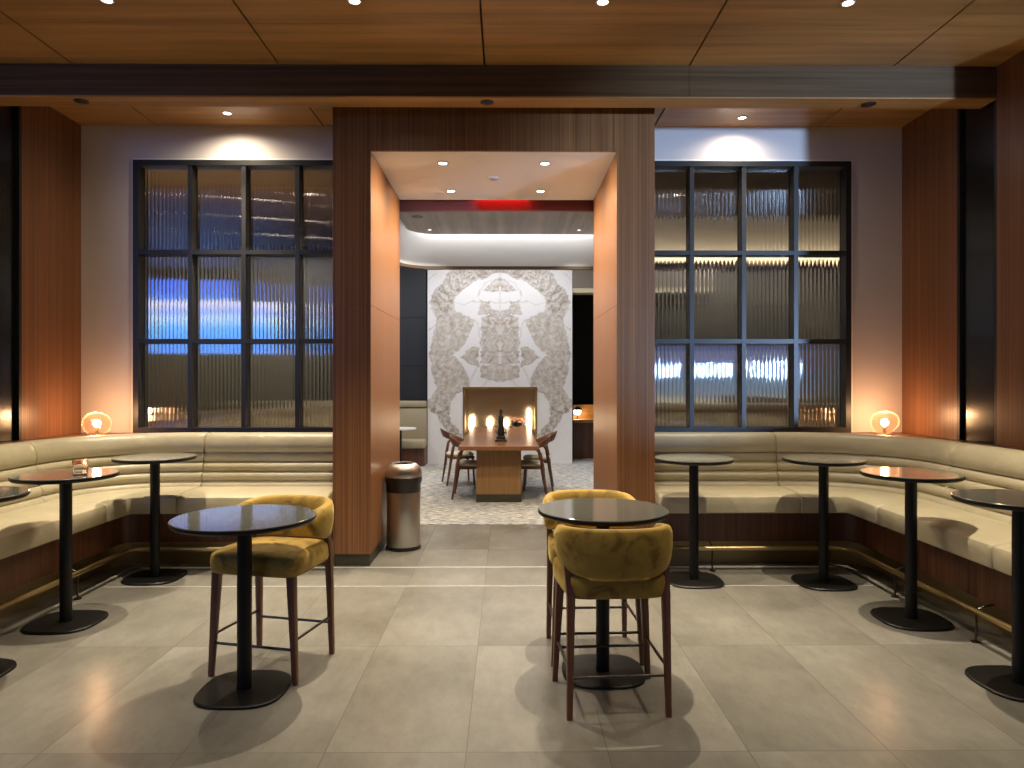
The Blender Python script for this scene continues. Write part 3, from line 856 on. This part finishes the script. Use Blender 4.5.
# ------------------------------------------------------------------ ceiling fittings
WARM = (1, .85, .63)
def downlight(x, y, z, label, group, r=.036, power=300, angle=95, col=WARM, blend=.6, lens='lens', size=.03, aim=(0, 0, -1), dx=0, spill=0):
    t = thing('recessed_downlight', (x, y, z), label, 'ceiling light', group)
    b = mb('grey_trim'); b.lathe([(r + .012, 0), (r + .012, -.004), (r, -.007), (r - .002, -.001)], seg=32, cap0=False, cap1=False); b.build('trim_ring', t, smooth=True)
    b = mb(lens); b.lathe([(r, -.002), (r * .6, -.0045), (.0005, -.006)], seg=28, cap0=False); b.build('lens', t, smooth=True)
    if power: lamp('SPOT', 'downlight_beam', (dx, 0, -.02), power, col, size, aim, angle, blend, t)
    if spill: lamp('SPOT', 'downlight_spill', (0, 0, -.02), spill, col, size, (0, 0, -1), 164, 1.0, t)
    return t
G1 = 'downlights in the timber ceiling'
names = ['recessed downlight at the top of the photo, outermost on the bin side', 'recessed downlight at the top of the photo above the bin side column',
         'recessed downlight at the top of the photo just beside the portal centre', 'recessed downlight at the top of the photo, outermost on the stool pair side']
XD = [-2.635, -1.006, .634, 2.262]
for x, nm in zip(XD, names): downlight(x, 4.66, CEIL, nm, G1, dx=(-.10 if x < -2 else .10 if x > 2 else 0), spill=14, power=620, angle=66, blend=.9, size=.02)
downlight(-2.62, 6.62, CEIL, 'recessed downlight lighting the wall over the window that mirrors the blue screen', G1, spill=75, power=700, angle=66, blend=1.0, size=.02)
downlight(2.24, 6.70, CEIL, 'recessed downlight lighting the wall over the window beside the stool pair', G1, spill=45, power=215, angle=64, blend=1.0, size=.02)
for x in XD:     # the same row continued above and behind the camera
    lamp('SPOT', 'ceiling_beam', (x, 2.63, CEIL - .02), 92, WARM, .03, (0, 0, -1), 95, .6)
    lamp('SPOT', 'ceiling_beam', (x, .6, CEIL - .02), 20, WARM, .03, (0, 0, -1), 95, .6)
G2 = 'downlights in the portal ceiling'
for x, y, nm in ((-.585, 6.44, 'recessed downlight in the white portal ceiling, near row on the bin side'), (.347, 6.44, 'recessed downlight in the white portal ceiling, near row on the stool pair side'),
                 (-.586, 7.38, 'recessed downlight in the white portal ceiling, far row on the bin side'), (.352, 7.38, 'recessed downlight in the white portal ceiling, far row on the stool pair side')):
    downlight(x, y, PH, nm, G2, r=.040, spill=135, power=80, angle=125, col=(1, .86, .64), blend=1.0, aim=(math.copysign(1.0, x), 0, -1.3))
G3 = 'small downlights in the grey dining ceiling'
downlight(-1.2, 10.95, ZC, 'tiny downlight in the grey plank ceiling on the bin side', G3, r=.03, power=120, angle=110, col=(1, .92, .82), lens='lens_dim')
downlight(1.12, 10.95, ZC, 'tiny downlight in the grey plank ceiling on the stool pair side', G3, r=.03, power=120, angle=110, col=(1, .92, .82), lens='lens_dim')
for x, y, nm in ((-3.42, 5.69, 'black round sprinkler cover under the timber beam, above the outer bin side wall'), (-.16, 5.69, 'black round sprinkler cover under the timber beam, above the portal'), (2.94, 5.71, 'black round sprinkler cover under the timber beam, above the second window from the bin')):
    t = thing('sprinkler_cover', (x, y, 3.85), nm, 'sprinkler', 'sprinkler covers under the beam')
    b = mb('black_plastic'); b.lathe([(.052, 0), (.052, -.006), (.044, -.010), (.0005, -.011)], seg=32, cap0=False); b.build('disc', t, smooth=True)
    b = mb('chrome'); b.lathe([(.057, 0), (.057, -.003), (.052, -.004)], seg=32, cap0=False, cap1=False); b.build('ring', t, smooth=True)
t = thing('smoke_detector', (-.137, 6.91, PH), 'round white detector at the middle of the portal ceiling', 'smoke detector')
b = mb('white_paint'); b.lathe([(.055, 0), (.055, -.008), (.046, -.012), (.044, -.006), (.032, -.006)], seg=32, cap0=False); b.build('body', t, smooth=True)
b = mb('grey_trim'); b.lathe([(.031, -.006), (.030, -.018), (.0005, -.020)], seg=32, cap0=False); b.build('cap', t, smooth=True)
t = thing('air_vent', (-1.28, 10.1, ZC), 'small dark round vent in the grey plank ceiling', 'vent')
b = mb('black_plastic'); b.lathe([(.08, 0), (.08, -.006), (.0005, -.008)], seg=24, cap0=False); b.build('grille', t)

# ------------------------------------------------------------------ dining table and what stands on it
TY0, TY1, TC = 9.06, 12.9, -.107
t = thing('communal_table', (TC, 0, 0), 'long walnut communal table running back towards the marble fireplace', 'table')
b = mb('table_wood')
b.box(-.52, .52, TY0, TY1, .705, .762, .006); b.build('table_top', t)
b = mb('table_base'); b.box(-.295, .295, 9.28, 9.38, .11, .705); b.box(-.295, .295, 12.28, 12.38, .11, .705); b.box(-.03, .03, 9.38, 12.28, .50, .705)
b.build('pedestal', t)
b = mb('plinth'); b.box(-.297, .297, 9.278, 9.382, 0, .11); b.box(-.297, .297, 12.278, 12.382, 0, .11); b.build('plinth', t)
t = thing('table_ornament', (-.083, 9.80, .762), 'dark slender figure on a stepped base standing on the walnut table', 'ornament')
b = mb('black_plastic'); b.box(-.082, .082, -.08, .08, 0, .030, .004); b.box(-.060, .060, -.055, .055, .030, .075, .006); b.build('stepped_base', t)
b = mb('black_plastic'); b.lathe([(.045, .075), (.050, .10), (.042, .16), (.030, .22), (.036, .29), (.033, .34), (.014, .37), (.012, .385), (.024, .405), (.022, .432), (.010, .450), (.001, .455)], seg=24); fig = b.build('figure', t, smooth=True)
for s in (-1, 1):
    b = mb('black_plastic'); b.tube([(s * .040, 0, .11), (s * .075, 0, .135), (s * .068, 0, .165), (s * .05, 0, .155)], .012, 8); b.build('scroll', fig, smooth=True)

# dining chairs, front faces local -Y
def make_chair(label, loc, rz):
    t = thing('dining_chair', loc, label, 'chair', 'walnut chairs at the communal table', rz)
    b = mb('chair_wood'); b.box(-.215, .215, -.20, .19, .405, .445, .008); sf = b.build('seat_frame', t)
    b = mb('cream_cushion'); rings = []
    for w, z in ((.0, .445), (.205, .445), (.222, .458), (.222, .475), (.20, .490), (.0, .496)):
        rings.append([(c * w + 1e-4 * math.cos(k), s * w * .92 - .005 + 1e-4 * math.sin(k), z) for k, (c, s) in enumerate([sup(2 * PI * k / 40, 4) for k in range(40)])])
    b.loft(rings); b.build('seat_cushion', sf, smooth=True, angle=60)
    for s in (-1, 1):
        b = mb('chair_wood'); b.tube([(s * .225, -.190, 0), (s * .215, -.175, .30), (s * .212, -.165, .43)], [.013, .018, .021], 10); b.build('leg', t, smooth=True)
        b = mb('chair_wood'); b.tube([(s * .235, .235, 0), (s * .232, .185, .30), (s * .240, .165, .46), (s * .262, .135, .62), (s * .270, .075, .690)], [.013, .020, .024, .021, .018], 10); b.build('leg', t, smooth=True)
    b = mb('chair_wood'); rings = []
    for i in range(25):
        f = -1 + 2 * i / 24; a = f * 1.75; sa, ca = math.sin(a), math.cos(a)
        px, py = .275 * math.copysign(abs(sa) ** .8, sa), .02 + .245 * ca
        e = abs(f); h = .020 + .048 * (1 - e ** 1.6); zc = .695 + .105 * (1 - e ** 1.3)
        l = math.hypot(sa, ca)
        rings.append([(px + sa * c * .014 + sa * .03 * (s_ * h / .06) * ca * 0, py + ca * c * .014 + .35 * s_ * h * max(0, ca), zc + s_ * h) for c, s_ in [sup(2 * PI * k / 12, 3) for k in range(12)]])
    b.loft(rings); b.build('back_rail', t, smooth=True, angle=60)
    return t
CH = make_chair('walnut dining chair at the near corner of the table on the bin side', (-.505, 9.74, 0), math.radians(90))
copy_tree(CH, (-.74, 11.0, 0), math.radians(104), 'walnut dining chair pulled out behind the nearer chair on the bin side')
copy_tree(CH, (.315, 9.74, 0), math.radians(-90), 'walnut dining chair at the near corner of the table away from the bin')
copy_tree(CH, (.45, 10.45, 0), math.radians(-94), 'walnut dining chair behind the nearer chair on the side away from the bin')

# ------------------------------------------------------------------ fireplace and its candles
t = thing('fireplace', (0, 0, 0), 'bronze mirrored fireplace set low in the marble wall', 'fireplace')
b = mb('bronze_glass'); e = .004
b.box(FX0 + e, FX1 - e, 13.93, 13.96, FZ0 + e, FZ1 - e); b.box(FX0 + e, FX0 + .02, 13.62, 13.93, FZ0 + e, FZ1 - e); b.box(FX1 - .02, FX1 - e, 13.62, 13.93, FZ0 + e, FZ1 - e)
b.box(FX0 + .02, FX1 - .02, 13.62, 13.93, FZ1 - .02, FZ1 - e); b.box(FX0 + .02, FX1 - .02, 13.62, 13.93, FZ0 + e, FZ0 + .03); b.build('firebox', t)
b = mb('brass')
for a in ((FX0 - .02, FX0 + .015, FZ0, FZ1 + .02), (FX1 - .015, FX1 + .02, FZ0, FZ1 + .02), (FX0 + .015, FX1 - .015, FZ1 - .012, FZ1 + .02)): b.box(a[0], a[1], 13.57, 13.599, a[2], a[3])
b.mat(M['chrome']); b.build('frame', t)
for px, zt, h, r, nm in ((471.5, .93, .30, .045, 'tall glowing candle at the bin side end of the fireplace'), (490, .88, .17, .060, 'round glowing candle next to the tall one at the bin side end of the fireplace'),
                         (506.5, .86, .15, .055, 'round glowing candle right behind the dark table ornament'), (529.5, 1.06, .42, .040, 'tallest glowing candle, at the fireplace end away from the bin')):
    x = (px - 507) / 705 * 13.75; z0 = FZ0 + .03
    t = thing('candle', (x, 13.76, z0), nm, 'candle', 'glowing candles in the fireplace')
    b = mb('black_metal'); b.lathe([(r + .015, 0), (r + .015, .012), (.02, .02), (.02, zt - h - z0), (r, zt - h - z0 + .01)], seg=20); b.build('stand', t, smooth=True)
    b = mb('flame'); b.lathe([(r * .7, zt - h - z0 + .01), (r, zt - h - z0 + .03), (r * .95, zt - .05 - z0), (r * .5, zt - .01 - z0), (.001, zt - z0)], seg=20); b.build('glow', t, smooth=True)
t = thing('flower_arrangement', (.195, 13.75, FZ0 + .03), 'low pale orange flower arrangement in the fireplace', 'flowers')
b = mb('black_metal'); b.lathe([(.05, 0), (.05, .01), (.02, .03), (.02, .24), (.11, .30), (.13, .34)], seg=20); b.build('bowl', t, smooth=True)
fl = plain('peach_petals', (.75, .36, .20), .7); b = MB().mat(fl)
for k in range(14):
    a = 2.4 * k; r = .03 + .085 * (k / 14) ** .5
    cx, cy, cz = r * math.cos(a), r * .6 * math.sin(a), .40 - .05 * (k / 14) + .02 * math.sin(k * 1.7)
    b.lathe([(.001, cz - .035), (.028, cz - .02), (.038, cz), (.028, cz + .022), (.001, cz + .03)], cx, cy, 10)
b.build('blooms', t, smooth=True)

# ------------------------------------------------------------------ booths seen past the portal and through the reeded glass
def booth(label, x0, x1, y0, rz, loc, ph=1.22):
    t = thing('booth_bench', loc, label, 'bench', None, rz)
    b = mb('booth_leather'); b.box(x0, x1, -.52, -.06, .34, .49, .03); b.build('seat', t, smooth=True)
    b = mb('booth_leather')
    n = max(1, round((x1 - x0) / .75)); w = (x1 - x0) / n
    for k in range(n): b.box(x0 + w * k + .002, x0 + w * (k + 1) - .002, -.10, .0, .47, 1.085, .018)
    b.build('backrest', t, smooth=True)
    b = mb('booth_leather'); b.box(x0, x1, -.13, .02, 1.09, ph, .04); b.build('top_roll', t, smooth=True)
    b = mb('base_wood'); b.box(x0, x1, -.46, .02, 0, .34); b.box(x0, x1, .001, .03, .34, 1.09); b.build('base', t)
    return t
booth('cream booth bench against the slate panels beyond the portal', -1.6, 1.6, 0, 0, (-3.14, 13.66, 0))
booth('cream booth bench slanting behind the reeded glass that mirrors the blue screen', -2.3, 2.3, 0, math.radians(72), (-3.55, 9.9, 0))
booth('cream booth bench beyond the reeded glass beside the stool pair', -1.9, 1.9, 0, 0, (4.2, 12.1, 0))
t = thing('side_table', (-1.93, 12.75, 0), 'small white-topped table standing before the booth beyond the portal', 'table')
b = mb('white_top'); b.lathe([(.28, .725), (.29, .73), (.29, .75), (.28, .755)], seg=40); b.build('table_top', t, smooth=True, angle=30)
b = mb('black_metal'); b.lathe([(.2, 0), (.2, .012), (.03, .016), (.03, .725)], seg=28); b.build('pedestal', t, smooth=True, angle=30)
t = thing('counter', (1.75, 14.75, 0), 'dark counter with a lit timber back in the doorway past the marble wall', 'counter')
b = mb('base_wood'); b.box(-.42, .42, -.25, .25, 0, .74); b.build('body', t)
b = mb('ceil_wood'); b.box(-.42, .42, -.27, .25, .74, .80); b.build('worktop', t)
b = mb('ceil_wood'); b.box(-.42, .42, .22, .25, .80, 1.10); b.build('back_panel', t)
t = thing('globe_light', (1.485, 14.85, .80), 'small round light with a dark cap on the counter past the marble wall', 'lamp')
b = mb('lens'); b.lathe([(.001, .085), (.05, .10), (.075, .145), (.072, .18), (.05, .20)], seg=24); b.build('globe', t, smooth=True)
b = mb('black_metal'); b.lathe([(.05, .20), (.078, .185), (.08, .21), (.06, .245), (.001, .25)], seg=24); b.lathe([(.06, 0), (.06, .01), (.012, .02), (.012, .09)], seg=20); b.build('cap', t, smooth=True)
lamp('POINT', 'counter_glow', (0, -.12, .12), 6, (1, .62, .28), .04, parent=t)

# ------------------------------------------------------------------ remaining lights of the place, and an added fill
# red recess above the header behind the portal
lamp('AREA', 'red_recess', (-.05, 7.86, 3.66), 1.3, (1, .01, .02), .6, (0, .4, -1), sy=.02)
# cove strip in the slot between grey ceiling and white cove
lamp('AREA', 'cove_strip', (.0, 11.40, 4.20), 21, (.95, .96, 1), 3.0, (0, .35, -1), sy=.04)
lamp('AREA', 'cove_strip', (4.3, 11.42, 3.46), 34, (1, .86, .60), 5.1, (0, .25, 1), sy=.04)
# dining room spots
for x, y, p_ in ((-.9, 11.75, 115), (.6, 11.75, 115), (-3.6, 9.0, 100), (3.6, 10.9, 110), (-.1, 9.0, 120), (-3.6, 12.3, 160), (-5.2, 12.3, 160), (3.4, 12.9, 130), (5.4, 12.9, 160)):
    lamp('SPOT', 'dining_beam', (x, y, ZC - .05), p_, (.95, .96, 1.0), .05, (0, .6 if y > 11.7 else 0, -1), 160 if y > 11.7 else 115, .7)
# added unseen fill, warms the dining slab behind the upper panes
lamp('AREA', 'added_slab_fill', (-4.2, 10.2, 3.3), 55, (1, .70, .42), 3.0, (0, 0, 1), sy=.3)
# cool light of the hall displays, arriving over the low side wall
lamp('SPOT', 'hall_display_light', (7.8, -3.6, 1.9), 5600, (.42, .63, 1.0), .22, (-5.5, 10.1, .98), 23, .55)

W = bpy.data.worlds.new('World'); S.world = W; W.use_nodes = True
W.node_tree.nodes['Background'].inputs[0].default_value = (.9, .8, .7, 1)
W.node_tree.nodes['Background'].inputs[1].default_value = .003

# ------------------------------------------------------------------ camera
cam = bpy.data.cameras.new('camera'); co = bpy.data.objects.new('camera', cam); COL.objects.link(co)
cam.sensor_fit = 'HORIZONTAL'; cam.sensor_width = 36; cam.lens = 705 / 1024 * 36
cam.shift_y = -3 / 1024; cam.clip_start = .05; cam.clip_end = 100
co.location = (0, 0, 1.6); co.rotation_euler = (PI / 2, 0, math.radians(-.41))
S.camera = co
S.view_settings.view_transform = 'Standard'; S.view_settings.look = 'None'
S.view_settings.exposure = 0; S.view_settings.gamma = 1; S.view_settings.use_curve_mapping = False
